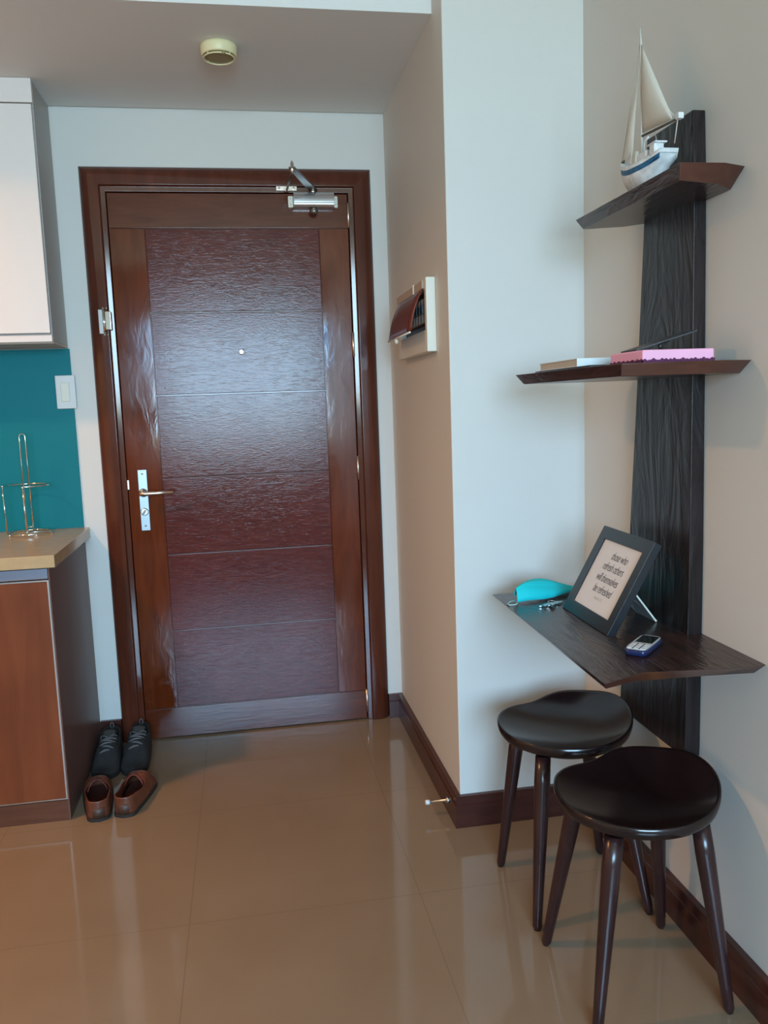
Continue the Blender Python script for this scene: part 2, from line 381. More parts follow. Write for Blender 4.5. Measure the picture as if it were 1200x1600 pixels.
# ------------------------------------------------------------------ door closer
dc = thing('door_closer', 'silver hydraulic door closer with folding arm at top of brown door', 'door closer', (.315, YL, 2.06))
bm = bmesh.new()
pr = ((YL-.002, 2.036), (YL-.040, 2.038), (YL-.046, 2.046), (YL-.046, 2.051), (YL-.049, 2.053), (YL-.049, 2.078), (YL-.045, 2.084), (YL-.038, 2.090), (YL-.002, 2.090))
a = [bm.verts.new((.240, y, z)) for y, z in pr]; b = [bm.verts.new((.392, y, z)) for y, z in pr]
for k in range(len(a)): bm.faces.new((a[k], a[(k+1)%len(a)], b[(k+1)%len(a)], b[k]))
bm.faces.new(a); bm.faces.new(list(reversed(b)))
body = obj('body', bm, M['alu'], dc, bevel=.001)
for x0, x1 in ((.220, .2395), (.3925, .408)):
    e = lab(obj('end_plate', B(x0, x1, YL-.020, YL-.0005, 2.040, 2.082), M['cream_pl'], dc, bevel=.003), 'off white end cap')
    bm = bmesh.new(); xm = (x0+x1)/2
    for z in (2.050, 2.072): lathe(bm, ((.0028, YL-.0198), (.0028, YL-.0212)), (xm, 0, z), 10, 'y')
    obj('screw', bm, M['dullmetal'], e)
bm = bmesh.new(); lathe(bm, ((.006, 2.036), (.012, 2.034), (.0155, 2.027), (.0155, 2.021), (.011, 2.014), (.004, 2.011)), (.315, YL-.030, 0), 24)
lab(obj('spindle_cap', bm, M['dullmetal'], dc), 'round dark metal cap')
bm = bmesh.new(); lathe(bm, ((.010, 2.090), (.010, 2.098), (.008, 2.104)), (.315, YL-.026, 0), 20)
obj('spindle', bm, M['chrome'], dc)
bm = bmesh.new()                                   # flat main arm reaching into the room
p0, p1 = Vector((.315, YL-.026, 2.103)), Vector((.222, 2.990, 2.112))
d = (p1-p0).normalized(); s_ = Vector((0,0,1)).cross(d).normalized()
vs = []
for p, w in ((p0-d*.012, .015), (p0+d*.05, .016), (p1+d*.008, .011)):
    vs.append([bm.verts.new(p+s_*w*a_+Vector((0,0,b_*.003))) for a_, b_ in ((-1,-1), (1,-1), (1,1), (-1,1))])
for a, b in zip(vs, vs[1:]):
    for k in range(4): bm.faces.new((a[k], a[(k+1)%4], b[(k+1)%4], b[k]))
bm.faces.new(vs[0]); bm.faces.new(list(reversed(vs[-1])))
obj('main_arm', bm, M['dullmetal'], dc, bevel=.0015)
bm = bmesh.new(); tube(bm, ((.222, 2.990, 2.093), (.222, 2.990, 2.098), (.222, 2.990, 2.1), (.222, 2.990, 2.128), (.222, 2.990, 2.130), (.222, 2.990, 2.136)), (.003, .005, .0065, .0065, .0045, .002), 14)
obj('elbow_pin', bm, M['chrome'], dc)
bm = bmesh.new(); tube(bm, ((.222, 2.990, 2.098), (.219, 3.11, 2.100), (.217, YF-.010, 2.102)), .0045, 10)
obj('forearm', bm, M['dullmetal'], dc)
bm = bmesh.new(); box(bm, .178, .256, YF+.003, YF+.010, 2.103, 2.121); box(bm, .208, .226, YF-.014, YF+.006, 2.098, 2.106)
br = obj('frame_bracket', bm, M['brass'], dc, bevel=.0015)
for x in (.189, .244):
    bm = bmesh.new(); lathe(bm, ((.0045, YF+.004), (.0045, YF+.001), (.003, YF)), (x, 0, 2.112), 12, 'y'); obj('bracket_screw', bm, M['chrome'], br)

# ------------------------------------------------------------------ door contact on the frame
ct = thing('door_latch_guard', 'small silver metal security latch on left side of door frame', 'latch', (-.468, YF, 1.64))
obj('mounting_plate', B(-.497, -.474, YF-.003, YF, 1.588, 1.676), M['dullmetal'], ct, bevel=.001)
bm = bmesh.new(); box(bm, -.473, -.450, YF-.016, YF-.001, 1.600, 1.668); lab(obj('polished_block', bm, M['chrome'], ct, bevel=.003), 'bright polished block')
bm = bmesh.new(); tube(bm, ((-.477, YF-.010, 1.590), (-.477, YF-.010, 1.674)), .0042, 12); obj('barrel', bm, M['chrome'], ct)
for z in (1.584, 1.680):
    for x in (-.479, -.466):
        bm = bmesh.new(); lathe(bm, ((.0035, YF), (.0035, YF-.004), (.002, YF-.006)), (x, 0, z), 12, 'y'); obj('rivet', bm, M['chrome'], ct)

# ------------------------------------------------------------------ smoke detector
sd = thing('smoke_detector', 'round yellowed smoke detector on the ceiling above the door', 'smoke detector', (-.004, 2.715, ZS))
bm = bmesh.new(); lathe(bm, ((.050, 2.390), (.0545, 2.388), (.0555, 2.380), (.0535, 2.362), (.0510, 2.358), (.0475, 2.358), (.0470, 2.361)), (-.004, 2.715, 0), 56)
obj('housing', bm, M['yel_pl'], sd)
bm = bmesh.new(); lathe(bm, ((.044, 2.3615), (.044, 2.357), (.030, 2.355)), (-.004, 2.715, 0), 48)
obj('sensing_grille', bm, M['yel_dk'], sd)
bm = bmesh.new()
closed_tube(bm, [(-.004+.046*math.cos(2*PI*k/48), 2.715+.046*math.sin(2*PI*k/48), 2.353) for k in range(48)], .0022)
for k in range(4):
    a = PI/4+k*PI/2; c_, s_ = math.cos(a)*.046, math.sin(a)*.046; tube(bm, ((-.004+c_, 2.715+s_, 2.353), (-.004+c_, 2.715+s_, 2.360)), .002, 6)
obj('lower_ring', bm, M['yel_pl'], sd)
bm = bmesh.new(); lathe(bm, ((.006, 2.357), (.006, 2.351), (.003, 2.349)), (.010, 2.672, 0), 14); obj('status_light', bm, M['yel_dk'], sd)

# ------------------------------------------------------------------ electrical panel on the column's side
eb = thing('breaker_panel', 'cream wall breaker box with open brown smoked flap', 'breaker box', (XC, 2.70, 1.56))
XB = XC-.030
bm = bmesh.new()
y0, y1, z0, z1 = 2.490, 2.950, 1.448, 1.669
oy0, oy1, oz0, oz1 = 2.515, 2.905, 1.515, 1.635
box(bm, XB, XC, y0, oy0, z0, z1); box(bm, XB, XC, oy1, y1, z0, z1); box(bm, XB, XC, oy0, oy1, z0, oz0); box(bm, XB, XC, oy0, oy1, oz1, z1)
box(bm, XC-.006, XC, oy0, oy1, oz0, oz1)
obj('cover', bm, M['cream_pl'], eb, bevel=.003)
bm = bmesh.new(); box(bm, XB-.002, XB+.0005, 2.535, 2.945, 1.640, 1.664); obj('label_strip', bm, M['tan_pl'], eb)
bm = bmesh.new(); box(bm, XB-.0045, XB, 2.655, 2.664, 1.636, 1.667); obj('divider', bm, M['cream_pl'], eb)
obj('dark_recess', B(XC-.010, XC-.006, oy0, oy1, oz0, oz1), M['black'], eb)
for k in range(9):
    y = oy0+.012+k*.041
    br = obj('breaker', B(XC-.026, XC-.010, y, y+.034, 1.540, 1.612), M['tan_pl'], eb, bevel=.002)
    obj('toggle', B(XC-.034, XC-.024, y+.010, y+.024, 1.566, 1.592), M['black'], br, bevel=.001)
# the flap hinged along the top, propped outward, seen as a curved smoked sheet
bm = bmesh.new(); g = []
for i in range(9):
    t = i/8
    row = []
    for j in range(7):
        u = j/6
        y = (2.512+u*.375)
        x = XB-.004 - .043*t - .006*math.sin(t*PI)
        z = 1.638 - .128*t**1.15
        row.append(bm.verts.new((x, y, z)))
    g.append(row)
for i in range(8):
    for j in range(6): bm.faces.new((g[i][j], g[i][j+1], g[i+1][j+1], g[i+1][j]))
fl = lab(obj('flap', bm, M['smoke'], eb, solid=.003, smooth=True), 'dark reddish brown smoked flap')
bm = bmesh.new(); tube(bm, [(g_, y_, z_) for g_, y_, z_ in ((XB-.048, 2.512, 1.508), (XB-.048, 2.72, 1.508), (XB-.048, 2.887, 1.508))], .0028, 8)
obj('flap_lip', bm, M['cream_pl'], fl)
bm = bmesh.new(); lathe(bm, ((.002, 1.490), (.006, 1.494), (.007, 1.501), (.004, 1.508)), (XB-.046, 2.745, 0), 16); obj('flap_knob', bm, M['cream_pl'], fl)

# ------------------------------------------------------------------ door stop on the baseboard
ds = thing('door_stop', 'short steel door stop with white tip screwed to column baseboard', 'door stop', (XC-TB, 2.415, .045))
bm = bmesh.new(); lathe(bm, ((.011, XC-TB), (.011, XC-TB-.003), (.007, XC-TB-.007), (.0045, XC-TB-.009), (.0045, XC-TB-.062)), (0, 2.415, .047), 20, 'x')
obj('stem', bm, M['steel'], ds)
bm = bmesh.new(); lathe(bm, ((.0065, XC-TB-.060), (.0078, XC-TB-.063), (.0078, XC-TB-.071), (.0060, XC-TB-.074)), (0, 2.415, .047), 20, 'x')
obj('rubber_tip', bm, M['white_pl'], ds)

# ------------------------------------------------------------------ kitchen, left
bc = thing('base_cabinet', 'reddish brown base cabinet under the beige countertop', 'cabinet', (-1.0, 2.95, 0))
XK = -.612
obj('carcass', B(XK-1.2, XK-.004, 2.682, YD-.001, .0, .828), M['cabside'], bc)
obj('side_panel', B(XK-.004, XK, 2.662, YD-.001, 0, .828), M['cabside'], bc, bevel=.0008)
for k in range(2):
    x1 = XK-.004-k*.60; x0 = x1-.594
    dr = obj('door', B(x0, x1-.005, 2.662, 2.680, .076, .786), M['cabfront'], bc, bevel=.001)
    bm = bmesh.new(); box(bm, x1-.005, x1, 2.661, 2.680, .072, .790); box(bm, x0, x1-.005, 2.661, 2.680, .786, .790); box(bm, x0, x1-.005, 2.661, 2.680, .072, .076)
    lab(obj('edge_strip', bm, M['alu'], dr), 'thin silver edge strip')
lab(obj('grip_rail', B(XK-1.2, XK-.006, 2.668, 2.682, .792, .826), M['grip'], bc, bevel=.003), 'aluminium grip rail, blue grey from painted recess shade')
obj('plinth', B(XK-1.2, XK-.004, 2.663, 2.680, 0, .069), M['plinth'], bc)
bm = B(XK-1.2, -.592, 2.655, YD-.001, .829, .868)
tag(obj('countertop', bm, M['counter'], bevel=.002), 'glossy beige countertop slab on the brown base cabinet', 'countertop')
bm = B(-1.75, -.915, 2.80, 3.245, .8685, .876)
tag(obj('cooktop', bm, M['screen'], bevel=.002), 'black glass cooktop edge at left of beige countertop', 'cooktop')
bm = B(-2.59, -.6115, YD-.007, YD-.0005, .869, 1.538)
tag(obj('backsplash', bm, M['teal'], bevel=.001), 'teal backsplash board between countertop and wall cabinet', 'backsplash')

uc = thing('wall_cabinet', 'white wall cabinet above the teal backsplash', 'cabinet', (-1.0, 3.14, 1.54))
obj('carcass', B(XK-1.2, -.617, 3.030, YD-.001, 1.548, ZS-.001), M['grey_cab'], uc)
obj('fascia', B(XK-1.2, -.615, 3.009, 3.030, 2.313, ZS-.001), M['white_cab'], uc, bevel=.001)
for k in range(2):
    x1 = -.620-k*.60; obj('door', B(x1-.594, x1, 3.009, 3.027, 1.573, 2.309), M['white_cab'], uc, bevel=.0015)
obj('bottom_rail', B(XK-1.2, -.615, 3.009, 3.030, 1.543, 1.566), M['white_cab'], uc, bevel=.003)
obj('underside', B(XK-1.2, -.6165, 3.030, YD-.001, 1.540, 1.547), M['tan_pl'], uc)

sw = thing('light_switch', 'white single rocker light switch at right edge of teal backsplash', 'switch', (-.635, YD, 1.38))
obj('plate', B(-.670, -.600, YD-.016, YD-.0075, 1.318, 1.441), M['white_pl'], sw, bevel=.003)
obj('rocker', B(-.651, -.621, YD-.021, YD-.015, 1.344, 1.414), M['cream_pl'], sw, bevel=.002)

th = thing('paper_towel_holder', 'chrome wire paper towel holder standing on beige countertop', 'towel holder', (-.778, 3.165, .868))
cx, cy = -.778, 3.160
bm = bmesh.new()
closed_tube(bm, [(cx+.075*math.cos(2*PI*k/48), cy+.072*math.sin(2*PI*k/48), .8765) for k in range(48)], .0022)
for a in (0, PI/3, 2*PI/3): tube(bm, ((cx-.075*math.cos(a), cy-.072*math.sin(a), .8765), (cx+.075*math.cos(a), cy+.072*math.sin(a), .8765)), .0018, 8)
br = obj('base_ring', bm, M['chrome'], th)
for a in (.4, 1.9, 3.6, 5.2):
    bm = bmesh.new(); lathe(bm, ((.001, .8682), (.005, .870), (.0055, .874), (.002, .8775)), (cx+.072*math.cos(a), cy+.069*math.sin(a), 0), 14); obj('foot', bm, M['chrome'], br)
bm = bmesh.new()
pts = [(cx+.011, cy, .877), (cx+.010, cy, 1.215)] + [(cx+.010*math.cos(k*PI/8), cy, 1.222+.012*math.sin(k*PI/8)) for k in range(9)] + [(cx-.010, cy, 1.215), (cx-.011, cy, .877)]
tube(bm, pts, .0022, 8)
tube(bm, ((cx-.011, cy, .896), (cx+.011, cy, .896)), .0018, 8)
obj('central_loop', bm, M['chrome'], th)
for a_, b_ in (((cx-.078, cy-.01, .877), (cx-.080, cy-.01, 1.046)), ((cx+.005, cy-.070, .877), (cx+.003, cy-.070, 1.044))):
    bm = bmesh.new(); tube(bm, (a_, b_), .0024, 8); obj('side_post', bm, M['chrome'], th)
bm = bmesh.new()
arc = [(cx+.080*math.cos(a), cy+.072*math.sin(a), 1.048) for a in [math.radians(x) for x in range(-88, 190, 8)]]
tube(bm, arc, .0024, 8)
obj('retaining_ring', bm, M['chrome'], th)
for p in ((cx-.080, cy-.01, 1.048), (cx+.003, cy-.071, 1.046)):
    bm = bmesh.new(); bmesh.ops.create_icosphere(bm, subdivisions=2, radius=.0052, matrix=Matrix.Translation(p)); obj('ball_end', bm, M['chrome'], th, smooth=True)

# ------------------------------------------------------------------ wall unit: plank and three shelves
wu = thing('wall_shelf_unit', 'dark wood wall unit: tall plank with two shelves and small table', 'shelf', (XR, 1.8, .45))
bm = bmesh.new()                                   # plank, thicker and wider towards the bottom
st = ((.458, .966, 1.688, 2.022), (.48, .967, 1.686, 2.020), (.95, .971, 1.684, 1.975), (1.32, .974, 1.688, 1.945), (1.735, .976, 1.694, 1.915), (1.889, .976, 1.703, 1.905))
rings = [[bm.verts.new(v) for v in ((x, ya, z), (XR-.0005, ya, z), (XR-.0005, yb, z), (x, yb, z))] for z, x, ya, yb in st]
for a, b in zip(rings, rings[1:]):
    for k in range(4): bm.faces.new((a[k], a[(k+1)%4], b[(k+1)%4], b[k]))
bm.faces.new(rings[0]); bm.faces.new(list(reversed(rings[-1])))
plank = obj('plank', bm, M['wenge_v'], wu, bevel=.0025)
def board(name, top, bot, z0, z1):
    bm = bmesh.new(); prism(bm, bot, top, z0, z1); bmesh.ops.recalc_face_normals(bm, faces=bm.faces)
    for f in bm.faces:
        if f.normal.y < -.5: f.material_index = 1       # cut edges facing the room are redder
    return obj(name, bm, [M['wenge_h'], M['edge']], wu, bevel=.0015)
XE = XR-.0005
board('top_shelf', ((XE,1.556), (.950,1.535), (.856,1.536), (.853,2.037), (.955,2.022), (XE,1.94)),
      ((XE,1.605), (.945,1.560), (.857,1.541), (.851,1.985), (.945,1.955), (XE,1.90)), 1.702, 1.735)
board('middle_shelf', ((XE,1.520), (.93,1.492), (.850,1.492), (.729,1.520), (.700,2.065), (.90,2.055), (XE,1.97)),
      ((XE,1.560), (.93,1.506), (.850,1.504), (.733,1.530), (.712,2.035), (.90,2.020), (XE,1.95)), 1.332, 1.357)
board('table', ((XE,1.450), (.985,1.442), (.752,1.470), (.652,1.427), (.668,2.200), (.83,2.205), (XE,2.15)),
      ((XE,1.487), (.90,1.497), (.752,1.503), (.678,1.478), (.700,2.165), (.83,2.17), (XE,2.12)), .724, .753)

# ------------------------------------------------------------------ model sailboat
sb = thing('model_sailboat', 'small model sailboat with cream sails on the top shelf', 'model boat', (.915, 1.78, 1.735))
BX, Y0, Y1 = .915, 1.700, 1.905
def hull_pt(t, v, side):
    # t 0 stern..1 bow, v 0 sheer..1 keel
    y_s = Y0+(Y1-Y0)*t
    sheer = 1.806 - .020*math.sin(t*PI)*.6 + .034*t**2.5
    keel = 1.737 + .050*max(0, (.30-t)/.30)**1.4 + .062*max(0, (t-.55)/.45)**1.8
    bw = .038*(1-max(0, (t-.45)/.55)**2.2)*(0.55+.45*min(1, t/.35)) if t < .999 else 0
    z = {0: sheer, .16: sheer-.008, .36: sheer-.019}.get(v, sheer+(keel-sheer)*v)
    z = max(z, keel)
    x = bw*(1-v**2.4)**.75 if v < 1 else 0
    y = y_s + (.010*(1-v) if t > .9 else 0)*(t-.9)*10 - .014*(1-v)*max(0, .15-t)/.15
    return (BX+side*x, y, z)
bm = bmesh.new(); NT, vv = 18, (0, .16, .36, .42, .55, .7, .85, .94, 1)
for side in (-1, 1):
    g = [[bm.verts.new(hull_pt(i/NT, v, side)) for v in vv] for i in range(NT+1)]
    for i in range(NT):
        for j in range(len(vv)-1):
            f = bm.faces.new((g[i][j], g[i+1][j], g[i+1][j+1], g[i][j+1])); f.smooth = True; f.material_index = 1 if j == 1 else 0
    if side == -1: tr = [g[0][j] for j in range(len(vv))]; gl = g
    else: gr_ = g
bm.faces.new(tr+[gr_[0][j] for j in range(len(vv)-2, -1, -1)])
for i in range(NT): bm.faces.new((gl[i][0], gl[i+1][0], gr_[i+1][0], gr_[i][0]))
bmesh.ops.remove_doubles(bm, verts=bm.verts, dist=.0002)
hull = obj('hull', bm, [M['bwhite'], M['bblue']], sb)
lab(hull, 'worn white hull with blue stripe')
bm = bmesh.new(); box(bm, BX-.013, BX+.013, 1.765, 1.806, 1.790, 1.826); obj('cabin', bm, M['bwhite'], sb, bevel=.004)
bm = bmesh.new(); box(bm, BX-.016, BX+.006, 1.722, 1.742, 1.790, 1.826); box(bm, BX-.018, BX+.010, 1.714, 1.748, 1.826, 1.829); obj('hatch', bm, M['bwhite'], sb)
bm = bmesh.new(); tube(bm, ((BX, 1.806, 1.79), (BX, 1.815, 2.06), (BX, 1.820, 2.097)), (.0034, .0026, .0020), 10); obj('mast', bm, M['sailw'], sb)
bm = bmesh.new(); tube(bm, ((BX, 1.806, 1.866), (BX, 1.650, 1.853)), .0028, 8); obj('boom', bm, M['darkwd'], sb)
bm = bmesh.new(); box(bm, BX-.006, BX+.006, 1.640, 1.653, 1.850, 1.862); obj('boom_block', bm, M['bwhite'], sb, bevel=.001)
def sail(name, A, Bp, Cc, bulge):
    bm = bmesh.new(); A, Bp, Cc = Vector(A), Vector(Bp), Vector(Cc); n = 10; g = {}
    for i in range(n+1):
        for j in range(n+1-i):
            u, v = i/n, j/n; w = 1-u-v
            p = A*w+Bp*u+Cc*v; p.x += bulge*(27*u*v*w)**.8 if u*v*w > 0 else 0
            g[i, j] = bm.verts.new(p)
    for i in range(n):
        for j in range(n-i):
            bm.faces.new((g[i,j], g[i+1,j], g[i,j+1]))
            if i+j < n-1: bm.faces.new((g[i+1,j], g[i+1,j+1], g[i,j+1]))
    return obj(name, bm, M['sail'], sb, solid=.0012, smooth=True)
sail('mainsail', (BX, 1.814, 2.062), (BX, 1.803, 1.872), (BX, 1.672, 1.859), -.010)
sail('jib', (BX, 1.824, 2.008), (BX, 1.852, 1.840), (BX, 1.900, 1.830), -.006)
bm = bmesh.new()
tube(bm, ((BX, 1.818, 2.07), (BX, 1.908, 1.832)), .0011, 6); tube(bm, ((BX-.001, 1.652, 1.852), (BX-.001, 1.664, 1.808)), .0011, 6)
tube(bm, ((BX, 1.818, 2.085), (BX, 1.800, 1.99), (BX, 1.668, 1.862)), .0009, 6)
for s_ in (-1, 1): tube(bm, ((BX, 1.817, 2.05), (BX+s_*.036, 1.79, 1.800)), .0009, 6)
obj('rigging', bm, M['string'], sb)
bm = bmesh.new(); tube(bm, ((BX, 1.790, 1.800), (BX-.004, 1.790, 1.822), (BX-.012, 1.772, 1.845), (BX-.012, 1.755, 1.848)), .002, 6); obj('boom_hoop', bm, M['bwhite'], sb)
bm = bmesh.new(); tube(bm, ((BX-.010, 1.812, 1.792), (BX-.010, 1.812, 1.834)), .006, 10); obj('rope_coil', bm, M['string'], sb)
bm = bmesh.new()
for k in range(5): 
    a = k*1.3; box(bm, BX-.004+.003*math.cos(a), BX+.001+.003*math.cos(a), 1.893+.004*math.sin(a), 1.897+.004*math.sin(a), 1.826+.002*k, 1.831+.002*k)
obj('bow_fitting', bm, M['darkwd'], sb)

# ------------------------------------------------------------------ books and things on the middle shelf
ZM = 1.3575
def book(name, label, x0, x1, y0, y1, z0, z1, cover, pages):
    t = thing(name, label, 'book', ((x0+x1)/2, (y0+y1)/2, z0))
    bm = bmesh.new(); box(bm, x0, x1, y0, y1, z0, z0+.002); box(bm, x0, x1, y0, y1, z1-.002, z1); box(bm, x0, x1, y0, y0+.002, z0+.001, z1-.001)
    obj('cover', bm, cover, t, bevel=.0006)
    obj('pages', B(x0+.002, x1-.003, y0+.002, y1-.003, z0+.002, z1-.002), pages, t)
    return t
tag(obj('tablet', B(.742, .880, 1.700, 2.035, ZM, ZM+.0055), M['slate'], bevel=.002), 'thin dark slab lying under the white book on middle shelf', 'tablet')
book('book', 'white book with beige page edges on the middle shelf', .752, .90, 1.790, 2.030, ZM+.006, ZM+.0245, M['bookw'], M['pages'])
pk = thing('notebook', 'pink notebook with ragged plum edge on the middle shelf', 'notebook', (.86, 1.63, ZM))
bm = B(.786, .940, 1.545, 1.692, ZM+.004, ZM+.026); obj('cover', bm, M['pink'], pk, bevel=.004, seg=3)
bm = bmesh.new()                                   # ragged fringe under the cover
n = 60
def fringe(p, q):
    p, q = Vector(p), Vector(q); d = (q-p); nn = Vector((d.y, -d.x, 0)).normalized()
    prev = None
    for k in range(n+1):
        c = p+d*k/n; h = .004+.004*abs(math.sin(k*.9)*math.cos(k*.37))+random.uniform(0, .0015)
        o_ = nn*(.001+random.uniform(0, .0012))
        cur = (bm.verts.new(c+o_), bm.verts.new(c+o_+Vector((0,0,h))), bm.verts.new(c-nn*.02), bm.verts.new(c-nn*.02+Vector((0,0,h))))
        if prev: bm.faces.new((prev[0], cur[0], cur[1], prev[1])); bm.faces.new((prev[1], cur[1], cur[3], prev[3])); bm.faces.new((prev[0], prev[2], cur[2], cur[0]))
        prev = cur
fringe((.786, 1.690, ZM+.0003), (.786, 1.545, ZM+.0003)); fringe((.786, 1.545, ZM+.0003), (.940, 1.545, ZM+.0003))
lab(obj('fringe', bm, M['plum'], pk), 'dark plum ragged edge')
# folded black slab propped on the notebook
tb = thing('folding_stand', 'thin black folding stand propped open on the pink notebook', 'stand', (.86, 1.62, ZM+.026))
bm = bmesh.new(); p0, p1 = Vector((.800, 1.60, ZM+.0285)), Vector((.925, 1.585, ZM+.064))
d = (p1-p0).normalized(); s_ = Vector((0, 1, 0)); u_ = d.cross(s_).normalized()
vs = [[bm.verts.new(p+s_*w*a_+u_*b_*.0013) for a_, b_ in ((0,-1), (1,-1), (1,1), (0,1))] for p, w in ((p0, .07), (p1, .07))]
for k in range(4): bm.faces.new((vs[0][k], vs[0][(k+1)%4], vs[1][(k+1)%4], vs[1][k]))
bm.faces.new(vs[0]); bm.faces.new(list(reversed(vs[1]))); obj('upper_leaf', bm, M['slate'], tb)
bm = bmesh.new(); tube(bm, ((.872, 1.600, ZM+.0475), (.850, 1.598, ZM+.036), (.852, 1.598, ZM+.0275)), (.003, .0045, .004), 8); obj('prop', bm, M['black'], tb)
obj('lower_leaf', B(.800, .870, 1.60, 1.665, ZM+.0262, ZM+.0280), M['slate'], tb)

# ------------------------------------------------------------------ framed quote on the table
ZT_ = .7535
pf = thing('picture_frame', 'black picture frame with handwritten quote leaning on its easel', 'picture frame', (.7975, 2.001, ZT_))
a0 = math.atan2(1.7225-2.0009, .7926-.7975); tl = .5026
ex = Vector((math.cos(a0), math.sin(a0), 0)); nb = Vector((-math.sin(a0), math.cos(a0), 0)); up = Vector((0,0,1))*math.cos(tl)+nb*math.sin(tl); bk = up.cross(ex)*-1
if bk.dot(nb) < 0: bk = -bk
O = Vector((.7975, 2.001, ZT_+.0005)); FWd, FHt = .2785, .2394
def fp(u, v, w=0): return O+ex*u+up*v+bk*w
def fbox(bm, u0, u1, v0, v1, w0, w1):
    vs = [bm.verts.new(fp(*c)) for c in ((u0,v0,w0),(u1,v0,w0),(u1,v0,w1),(u0,v0,w1),(u0,v1,w0),(u1,v1,w0),(u1,v1,w1),(u0,v1,w1))]
    for f in ((0,3,2,1),(4,5,6,7),(0,1,5,4),(1,2,6,5),(2,3,7,6),(3,0,4,7)): bm.faces.new([vs[i] for i in f])
bm = bmesh.new(); fw = .032; th_ = .020
# mitred moulding
ro = [(0,0),(FWd,0),(FWd,FHt),(0,FHt)]; ri = [(fw,fw),(FWd-fw,fw),(FWd-fw,FHt-fw),(fw,FHt-fw)]
A = [bm.verts.new(fp(u,v,0)) for u,v in ro]; Bv = [bm.verts.new(fp(u,v,.0)) for u,v in ri]
Cv = [bm.verts.new(fp(u,v,.007)) for u,v in ri]; Dv = [bm.verts.new(fp(u,v,th_)) for u,v in ro]; Ev = [bm.verts.new(fp(u,v,th_)) for u,v in ri]
for k in range(4):
    j = (k+1)%4
    bm.faces.new((A[k],A[j],Bv[j],Bv[k])); bm.faces.new((Bv[k],Bv[j],Ev[j],Ev[k])); bm.faces.new((A[k],Dv[k],Dv[j],A[j])); bm.faces.new((Dv[k],Ev[k],Ev[j],Dv[j]))
for v in Cv: bm.verts.remove(v)
obj('moulding', bm, M['frameblk'], pf, bevel=.0012)
bm = bmesh.new(); fbox(bm, fw-.002, FWd-fw+.002, fw-.002, FHt-fw+.002, .006, .008); pr = obj('print', bm, M['paper'], pf)
bm = bmesh.new(); fbox(bm, fw, FWd-fw, fw, FHt-fw, .012, .018); obj('backing', bm, M['black'], pf)
def text_mesh(name, lines, mat, parent):
    """lines: (string, u centre, v baseline, size) -> thin lettering lying on the print"""
    bm = bmesh.new()
    for s, uc_, vb, size in lines:
        cu = bpy.data.curves.new('t', 'FONT'); cu.body = s; cu.size = size; cu.align_x = 'CENTER'; cu.shear = .32; cu.extrude = 0; cu.space_character = .92; cu.offset = -.0002
        to = bpy.data.objects.new('t', cu); COL.objects.link(to)
        dg = bpy.context.evaluated_depsgraph_get(); me = bpy.data.meshes.new_from_object(to.evaluated_get(dg))
        t2 = bmesh.new(); t2.from_mesh(me); base = {}
        for v in t2.verts: base[v.index] = bm.verts.new(fp(uc_+v.co.x*.80, vb+v.co.y*1.12, .0055))
        for f in t2.faces:
            try: bm.faces.new([base[v.index] for v in f.verts])
            except ValueError: pass
        t2.free(); bpy.data.objects.remove(to); bpy.data.curves.remove(cu); bpy.data.meshes.remove(me)
    root = root_loc(parent)
    for v in bm.verts: v.co -= root
    me = bpy.data.meshes.new(name); bm.to_mesh(me); bm.free(); me.materials.append(mat)
    o = bpy.data.objects.new(name, me); COL.objects.link(o); o.parent = parent
    return o
uc0 = FWd/2
text_mesh('lettering', (('those who', uc0+.012, .165, .027), ('refresh others', uc0+.004, .136, .027), ('will themselves', uc0+.002, .106, .027), ('be refreshed', uc0+.006, .077, .027)), M['ink'], pr)
text_mesh('small_lettering', (('Proverbs 11:25', uc0+.004, .060, .010),), M['inkgrey'], pr)
# easel leg: a tapering board from the back of the frame down to the table
bm = bmesh.new()
top_c = fp(.180, .150, th_+.0005)
q = [(.885, 1.800, .868), (.872, 1.870, .845), (.953, 1.905, ZT_+.0006), (.953, 1.800, ZT_+.0006)]
q[0] = tuple(fp(.200, .130, th_)); q[1] = tuple(fp(.118, .115, th_))
v1 = [bm.verts.new(c) for c in q]; v2 = [bm.verts.new((c[0]+.0035, c[1], c[2]+.002)) for c in q]
bm.faces.new(v1); bm.faces.new(list(reversed(v2)))
for k in range(4):
    f = bm.faces.new((v1[k], v1[(k+1)%4], v2[(k+1)%4], v2[k])); f.material_index = 1
lab(obj('easel_leg', bm, [M['mdf'], M['mdfedge']], pf), 'pale grey easel leg with cream edge')

